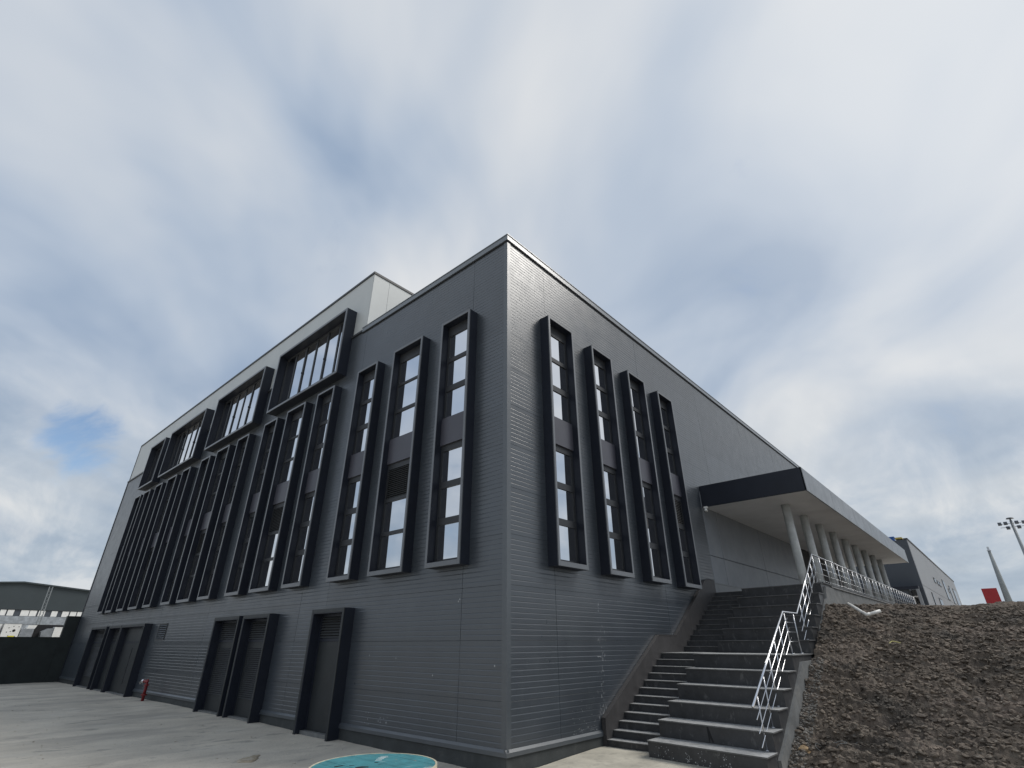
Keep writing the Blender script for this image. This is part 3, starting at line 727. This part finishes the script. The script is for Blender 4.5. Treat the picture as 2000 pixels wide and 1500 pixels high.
for (p0, p1, wd_) in (((1.14, -4.61), (1.16, -4.49), .020), ((1.24, -4.45), (1.27, -4.39), .015), ((1.32, -4.11), (1.35, -4.07), .018), ((1.40, -4.46), (1.49, -4.32), .05)):
    d_ = Vector((p1[0] - p0[0], p1[1] - p0[1])); n2 = Vector((-d_.y, d_.x)).normalized() * wd_
    MB().prism([(p0[0] + n2.x * .4, p0[1] + n2.y * .4), ((p0[0] + p1[0]) / 2 + n2.x, (p0[1] + p1[1]) / 2 + n2.y), (p1[0] + n2.x * .3, p1[1] + n2.y * .3), (p1[0] - n2.x * .5, p1[1] - n2.y * .5), (p0[0] - n2.x, p0[1] - n2.y)], 'z', RT - .002, RT + .002).build('tar_smudge', 'black', re_)
disc(MB(), RR - .02, -.29, -.22).build('bottom_flange', 'teal', re_)
disc(MB(), .42, -.22, RT - .051, 40).build('drum_core', 'wood', re_, smooth=False)

mud = []
for k in range(26):
    a = 2 * math.pi * k / 26; r = 1 + .16 * math.sin(3 * a + 1) + random.uniform(-.08, .08)
    u_, v_ = .36 * r * math.cos(a), .42 * r * math.sin(a)
    mud.append((-5.42 + u_ * .9 - v_ * .35, -2.66 + v_ * .75 + u_ * -.30))
n_ = len(mud); zz = float(zground(np.array([-5.4]), np.array([-2.66]))[0])
mm = MB().add([(x, y_, zz + .006) for x, y_ in mud] + [(-5.42 + (x + 5.42) * .7, -2.66 + (y_ + 2.66) * .7, zz + .012) for x, y_ in mud] + [(x, y_, zz - .03) for x, y_ in mud],
              [tuple(range(n_, 2 * n_))] + [(i, (i + 1) % n_, n_ + (i + 1) % n_, n_ + i) for i in range(n_)] + [(2 * n_ + i, 2 * n_ + (i + 1) % n_, (i + 1) % n_, i) for i in range(n_)])
tag(mm.build('mud_patch', 'mud', None, smooth=True), 'dried brown mud patch on the concrete yard left of the cable reel', 'mud patch')

# boundary walls at the far end of the yard
bw = MB().box(-41.45, -41.25, -45, -.76, -.5, 2.46).box(-41.48, -41.22, -45, -.76, 2.46, 2.50).build('boundary_wall', 'bwall')
tag(bw, 'low dark boundary wall closing the far side of the yard', 'wall')
gp = MB().box(-41.6, -41.22, -.755, -.03, -.5, 3.78).box(-41.64, -41.20, -.765, -.03, 3.78, 3.83).build('boundary_pier', 'bwall')
tag(gp, 'tall dark pier between boundary wall and the building end', 'pier')

# ------------------------------------------------------------------ background, left
wa = thing('warehouse', 'grey gabled warehouse far behind the boundary wall', 'warehouse', (-121, 4.7, -.2))
X = -120.0
MB().prism([(-45.3, 7.5), (54.7, 7.5), (54.7, 5.1 + 2.6), (4.7, 11.75 + .0), (-45.3, 7.7)], 'x', X - 40, X).build('gable_wall', 'wh', wa)
MB().box(X - 40, X + .03, -45.3, 54.7, -.3, 6.45).build('lower_wall', 'whmetal', wa)
MB().box(X - 40, X - .2, -45.3, 54.7, 6.45, 7.5).build('window_band', 'fardark', wa)
MB().prism([(-45.8, 7.65), (4.7, 11.76), (55.2, 7.65), (55.2, 7.85), (4.7, 12.0), (-45.8, 7.85)], 'x', X - 40, X + .4).build('roof', 'wh', wa)
for (a, b) in ((3.2, 3.95), (4.15, 5.0), (5.9, 7.0), (7.1, 8.05), (8.3, 9.2), (10.1, 10.95), (11.65, 12.6), (12.8, 13.7), (13.85, 14.7), (15.2, 16.1), (1.2, 2.9), (-1.2, .6)):
    pw_ = MB().box(X - .19, X - .1, a, b, 6.5, 7.42).build('window', 'white', wa)  # plain white stands in for bright sky reflected in the panes
MB().box(X + .03, X + .12, 2, 20, 5.2, 5.35).build('gutter', 'whmetal', wa)
def cabinet(x, y0, y1, ztop, label, holes=True):
    c_ = thing('equipment_cabinet', label, 'cabinet', (x, (y0 + y1) / 2, -.25), 'outdoor equipment behind the boundary wall')
    MB().box(x - 1.6, x, y0, y1, -.25, ztop).build('body', 'white', c_)
    MB().box(x - 1.62, x + .02, y0 - .02, y1 + .02, ztop, ztop + .04).build('lid', 'whmetal', c_)
    if holes:
        L_ = y1 - y0
        MB().tube([(x, y0 + L_ * .66, ztop - .55), (x + .02, y0 + L_ * .66, ztop - .55)], .11, 14).build('fan_opening', 'black', c_)
        for (u, v) in ((.3, .3), (.55, .18), (.85, .2), (.25, .65), (.45, .6), (.8, 1.0), (.4, .95)):
            MB().box(x, x + .015, y0 + L_ * u, y0 + L_ * u + .06, ztop - v - .06, ztop - v).build('socket', 'black', c_)
        MB().box(x, x + .02, y0 + L_ * .42, y0 + L_ * .80, ztop - 1.10, ztop - .98).build('warning_label', 'yellow', c_)
    return c_
cabinet(-60, -1.92, -.72, 3.74, 'white equipment cabinet with round fan opening and yellow label, behind the wall')
cabinet(-60.3, -3.2, -2.05, 3.74, 'white equipment cabinet at the left picture edge behind the wall', True)
c2 = thing('sheet_metal_hood', 'galvanised sheet metal housing beside the white equipment cabinet', 'housing', (-60, -.3, -.25))
MB().box(-61.4, -60, -.66, .28, -.25, 3.35).build('body', 'whmetal', c2)
MB().prism([(-.30, 3.35), (.30, 3.35), (.42, 3.66), (-.2, 3.66)], 'x', -61.3, -60.1).build('hood', 'white', c2)
c3 = thing('loader_machine', 'white machine with slanted grey hood showing over the boundary wall by the building', 'machine', (-60, 1.6, -.25))
MB().box(-61.5, -60, 1.75, 2.45, -.25, 3.52).build('cab', 'white', c3)
MB().prism([(.95, 2.4), (1.74, 2.4), (1.74, 3.42), (1.3, 3.40), (.85, 3.12)], 'x', -61.4, -60.05).build('hood', 'whmetal', c3)
MB().box(-61.4, -60.06, .9, 2.2, -.25, 2.39).build('chassis', 'white', c3)
MB().box(-61.45, -60.9, .40, 2.5, -.25, 3.72).build('engine_bay', 'black', c3)
# lattice mast
lm = thing('lattice_mast', 'thin galvanised lattice mast in front of the warehouse', 'mast', (-70, 1.9, -.2))
a0 = .14
for sx in (-1, 1):
    for sy in (-1, 1):
        MB().tube([(-70 + sx * a0, 1.87 + sy * a0, -.2), (-70 + sx * a0, 1.67 + sy * a0 + .05, 7.75)], .028, 6).build('chord', 'mast', lm)
br = MB()
for i in range(26):
    z = -.1 + i * .3; s_ = 1 if i % 2 else -1; yy = 1.87 - .15 * (z / 7.75)
    br.tube([(-70 + a0, yy - s_ * a0, z), (-70 + a0, yy + s_ * a0, z + .3)], .016, 5); br.tube([(-70 - s_ * a0, yy + a0, z), (-70 + s_ * a0, yy + a0, z + .3)], .016, 5)
br.build('bracing', 'mast', lm)

# ------------------------------------------------------------------ background, right
fb = thing('far_building', 'light grey industrial building with dark end wall beyond the entrance canopy', 'building', (-10, 85, 3))
FX, FY0, FY1, FT = 2.78, 60.0, 118.0, 11.72
MB().box(-40, FX - .05, FY0 + .05, FY1, 2.9, FT - .1).build('wall_core', 'core', fb)
MB().box(-40, FX - .06, FY0, FY0 + .05, 2.9, FT).build('end_wall', 'fardark', fb)
MB().box(FX - .05, FX, FY0 - .01, FY1, 7.25, FT).build('side_wall', 'farlight', fb)
MB().box(FX - .05, FX, FY0 - .01, FY1, 2.9, 7.21).build('side_wall', 'farlight', fb)
MB().box(FX - .3, FX + .08, FY0 - .03, FY1 + .05, FT, FT + .14).build('roof_edge', 'sash', fb)
for (a, b, c_, d_) in ((75.9, 77.9, 8.6, 9.2), (79.8, 81.6, 8.6, 9.15), (82.3, 84.4, 8.6, 9.15), (89.0, 92.0, 7.3, 9.95), (95.8, 97.3, 8.6, 9.2), (99.0, 101.5, 7.2, 9.8), (106.3, 113.0, 7.2, 9.9), (66.5, 67.3, 3.5, 6.9), (73.5, 77, 3.5, 6.7)):
    wi = MB().box(FX - .02, FX + .06, a, b, c_, d_).build('window', 'sash', fb)
    MB().box(FX + .062, FX + .07, a + .15, b - .15, c_ + .12, d_ - .12).build('pane', 'darkglass', wi)
MB().box(-6, 2.45, 58.6, 59.98, 3, 6.75).build('porch', 'fardark', fb)
MB().box(-6.2, 2.5, 58.4, 59.98, 6.752, 7.05).build('porch_roof', 'frame', fb)
MB().box(2.25, 2.5, 58.3, 58.58, 3, 6.75).build('porch_post', 'farlight', fb)
MB().box(1.55, 2.24, 58.5, 58.59, 5.4, 6.74).build('porch_pane', 'glass', fb)
bs = MB().box(-1.5, 1.65, 60.4, 61.4, 11.72, 12.12).box(-1.55, 1.7, 60.35, 61.45, 12.12, 12.2).build('roof_sign', 'blue'); tag(bs, 'blue box sign on the roof edge of the far grey building', 'sign')
gu = MB().box(1.75, 2.4, 60.3, 61.1, 11.87, 12.0).box(1.8, 2.35, 60.35, 61.0, 12.0, 12.06).build('roof_unit', 'gold'); tag(gu, 'small yellow unit next to the blue roof sign', 'roof unit')

rb = thing('red_board', 'red board standing behind the crest of the earth slope', 'board', (7.45, 90, 3))
MB().cbox(0, 1.62, 0, .08, 4.2, 8.55, .02).build('panel', 'redsign', rb, loc=(6.66, 90, 0))
for x in (6.8, 8.1): MB().box(x, x + .12, 90.1, 90.22, 2.9, 8.4).build('post', 'mast', rb)
cp_ = thing('concrete_pole', 'tapered grey concrete pole with bare steel tip right of the red board', 'pole', (9.0, 90, 3))
MB().tube([(8.98, 90, 2.9), (9.0, 90, 7), (9.1, 90, 13.3)], [.50, .38, .17], 16).build('shaft', 'pole', cp_, smooth=True)
MB().tube([(9.1, 90, 13.3), (9.1, 90, 13.85)], [.13, .12], 12).tube([(9.1, 90, 13.32), (9.1, 90, 13.4)], .24, 12).build('steel_tip', 'steel2', cp_)
fm = thing('floodlight_mast', 'tall floodlight mast with a cluster of lamps at the right picture edge', 'light mast', (12.62, 90, 3))
MB().tube([(12.55, 90, 2.9), (12.62, 90, 17.0)], [.30, .15], 12).build('shaft', 'mast', fm, smooth=True)
MB().tube([(12.62, 90, 17.22), (12.62, 90, 17.36)], [.45, .35], 16).tube([(12.62, 90, 17.0), (12.62, 90, 17.25)], .09, 8).build('crown', 'fardark', fm)
MB().tube([(11.2, 90, 16.62), (14.05, 90, 16.62)], .035, 6).tube([(11.3, 90.5, 16.2), (14.0, 90.5, 16.2)], .035, 6).tube([(12.62, 90, 16.62), (12.62, 90.5, 16.2)], .035, 6).build('cross_arm', 'mast', fm)
for (x, z) in ((11.35, 16.66), (11.97, 16.68), (13.13, 16.68), (13.85, 16.62), (12.05, 16.05), (13.18, 16.05)):
    MB().prism([(89.65, z - .1), (90.0, z - .22), (90.1, z + .15), (89.85, z + .2)], 'x', x - .2, x + .2).build('floodlight', 'fardark', fm)

# ------------------------------------------------------------------ loose bits on the earth
def dz(x, y): return float(dirt_z(np.array([[x]]), np.array([[y]]))[0, 0])
pp = [(4.86, 9.95), (5.10, 9.62), (5.36, 9.28), (5.53, 9.37), (5.68, 9.48)]
base = [3.06, 2.90, 2.72, 2.77, 2.82]
pts = [(x, y_, max(b_, dz(x, y_) + .04)) for (x, y_), b_ in zip(pp, base)]
pv = MB().tube(pts, .046, 14).tube([Vector(pts[2]) + (Vector(pts[1]) - Vector(pts[2])) * .35, Vector(pts[2]), Vector(pts[2]) + (Vector(pts[3]) - Vector(pts[2])) * .45], .052, 14).build('plastic_pipe', 'pvc', None, smooth=True)
tag(pv, 'bent white plastic pipe elbow lying near the top of the earth slope', 'pipe')
ys = [(5.80 + .05 * i, 8.52 + .06 * i + .03 * math.sin(i)) for i in range(6)]
yo = MB().tube([(x, y_, dz(x, y_) + .03 + .03 * math.sin(i * .8)) for i, (x, y_) in enumerate(ys)], .012, 6).build('plastic_strap', 'strap'); tag(yo, 'thin yellow strap curled on the dark earth below the pipe', 'strap')
import bmesh
def rock(name, mt, x, y_, r, label, cat):
    b = bmesh.new(); bmesh.ops.create_icosphere(b, subdivisions=2, radius=r)
    for v in b.verts: v.co *= random.uniform(.75, 1.2); v.co.z *= .7
    me = bpy.data.meshes.new(name); b.to_mesh(me); b.free(); me.materials.append(M[mt])
    return tag(place(name, me, None, (x, y_, dz(x, y_) + r * .3)), label, cat)
rock('stone', 'white', 6.2, 8.6, .045, 'small white stone on the earth right of the yellow strap', 'stone')
rock('foam_lump', 'foam', 4.42, 4.15, .13, 'tan lump of foam at the foot of the earth slope by the stairs', 'lump')
wl = []
for k in range(3):
    x0, y0 = 4.75 + .28 * k, 4.35 + .06 * k
    wl.append([(x0 + .16 * math.cos(t_ * .7) * (1 + .15 * k), y0 + .10 * math.sin(t_ * .7), 0) for t_ in range(8 + 2 * k)])
wm = MB()
for l in wl: wm.tube([(x, y_, dz(x, y_) + .03) for x, y_, _ in l], .006, 5)
tag(wm.build('wire_coil', 'wire', None), 'loops of thin grey wire lying at the foot of the earth slope', 'wire')

# clods and stones: nobody could count them
phi = (1 + 5 ** .5) / 2
ICO = np.array([(-1, phi, 0), (1, phi, 0), (-1, -phi, 0), (1, -phi, 0), (0, -1, phi), (0, 1, phi), (0, -1, -phi), (0, 1, -phi), (phi, 0, -1), (phi, 0, 1), (-phi, 0, -1), (-phi, 0, 1)]) / 1.902
ICF = np.array([(0, 11, 5), (0, 5, 1), (0, 1, 7), (0, 7, 10), (0, 10, 11), (1, 5, 9), (5, 11, 4), (11, 10, 2), (10, 7, 6), (7, 1, 8), (3, 9, 4), (3, 4, 2), (3, 2, 6), (3, 6, 8), (3, 8, 9), (4, 9, 5), (2, 4, 11), (6, 2, 10), (8, 6, 7), (9, 8, 1)])
def scatter(name, n, mt, xr, yr, smin, smax, zf, power=3.0, flat=.7):
    x = rng.uniform(*xr, n); y_ = rng.uniform(*yr, n)
    s = smin + (smax - smin) * rng.random(n) ** power
    z = zf(x, y_) + s * .15
    V = ICO[None] * (s[:, None, None] * rng.uniform(.55, 1.25, (n, 12, 1)))
    V[..., 2] *= flat; V[..., 0] *= rng.uniform(.7, 1.5, (n, 1))
    ang = rng.uniform(0, 6.28, n); c_, s_ = np.cos(ang)[:, None], np.sin(ang)[:, None]
    X_ = V[..., 0] * c_ - V[..., 1] * s_; Y_ = V[..., 0] * s_ + V[..., 1] * c_
    V = np.stack([X_ + x[:, None], Y_ + y_[:, None], V[..., 2] + z[:, None]], -1).reshape(-1, 3)
    F = (ICF[None] + (np.arange(n) * 12)[:, None, None]).reshape(-1, 3)
    me = bpy.data.meshes.new(name); me.from_pydata(V.tolist(), [], F.tolist()); me.materials.append(M[mt]); me.update()
    o = place(name, me); o['kind'] = 'stuff'; return o
o = scatter('earth_clods', 60000, 'clod', (4.22, 11.4), (3.4, 12.4), .005, .075, dirt_z, 8.0)
o['label'] = 'crumbled clods and small stones over the earth slope'; o['category'] = 'earth'
o = scatter('mortar_crumbs', 2600, 'crust', (4.19, 4.5), (3.6, 7.2), .006, .045, dirt_z, 3.0)
o['label'] = 'pale mortar crumbs along the stair side wall'; o['category'] = 'rubble'
o = scatter('gravel', 1400, 'yard', (-30, 0), (-9, -.05), (.004), .028, lambda x, y_: zground(x, y_) + .006, 4.0, .5)
o['label'] = 'scattered grit on the concrete yard'; o['category'] = 'gravel'
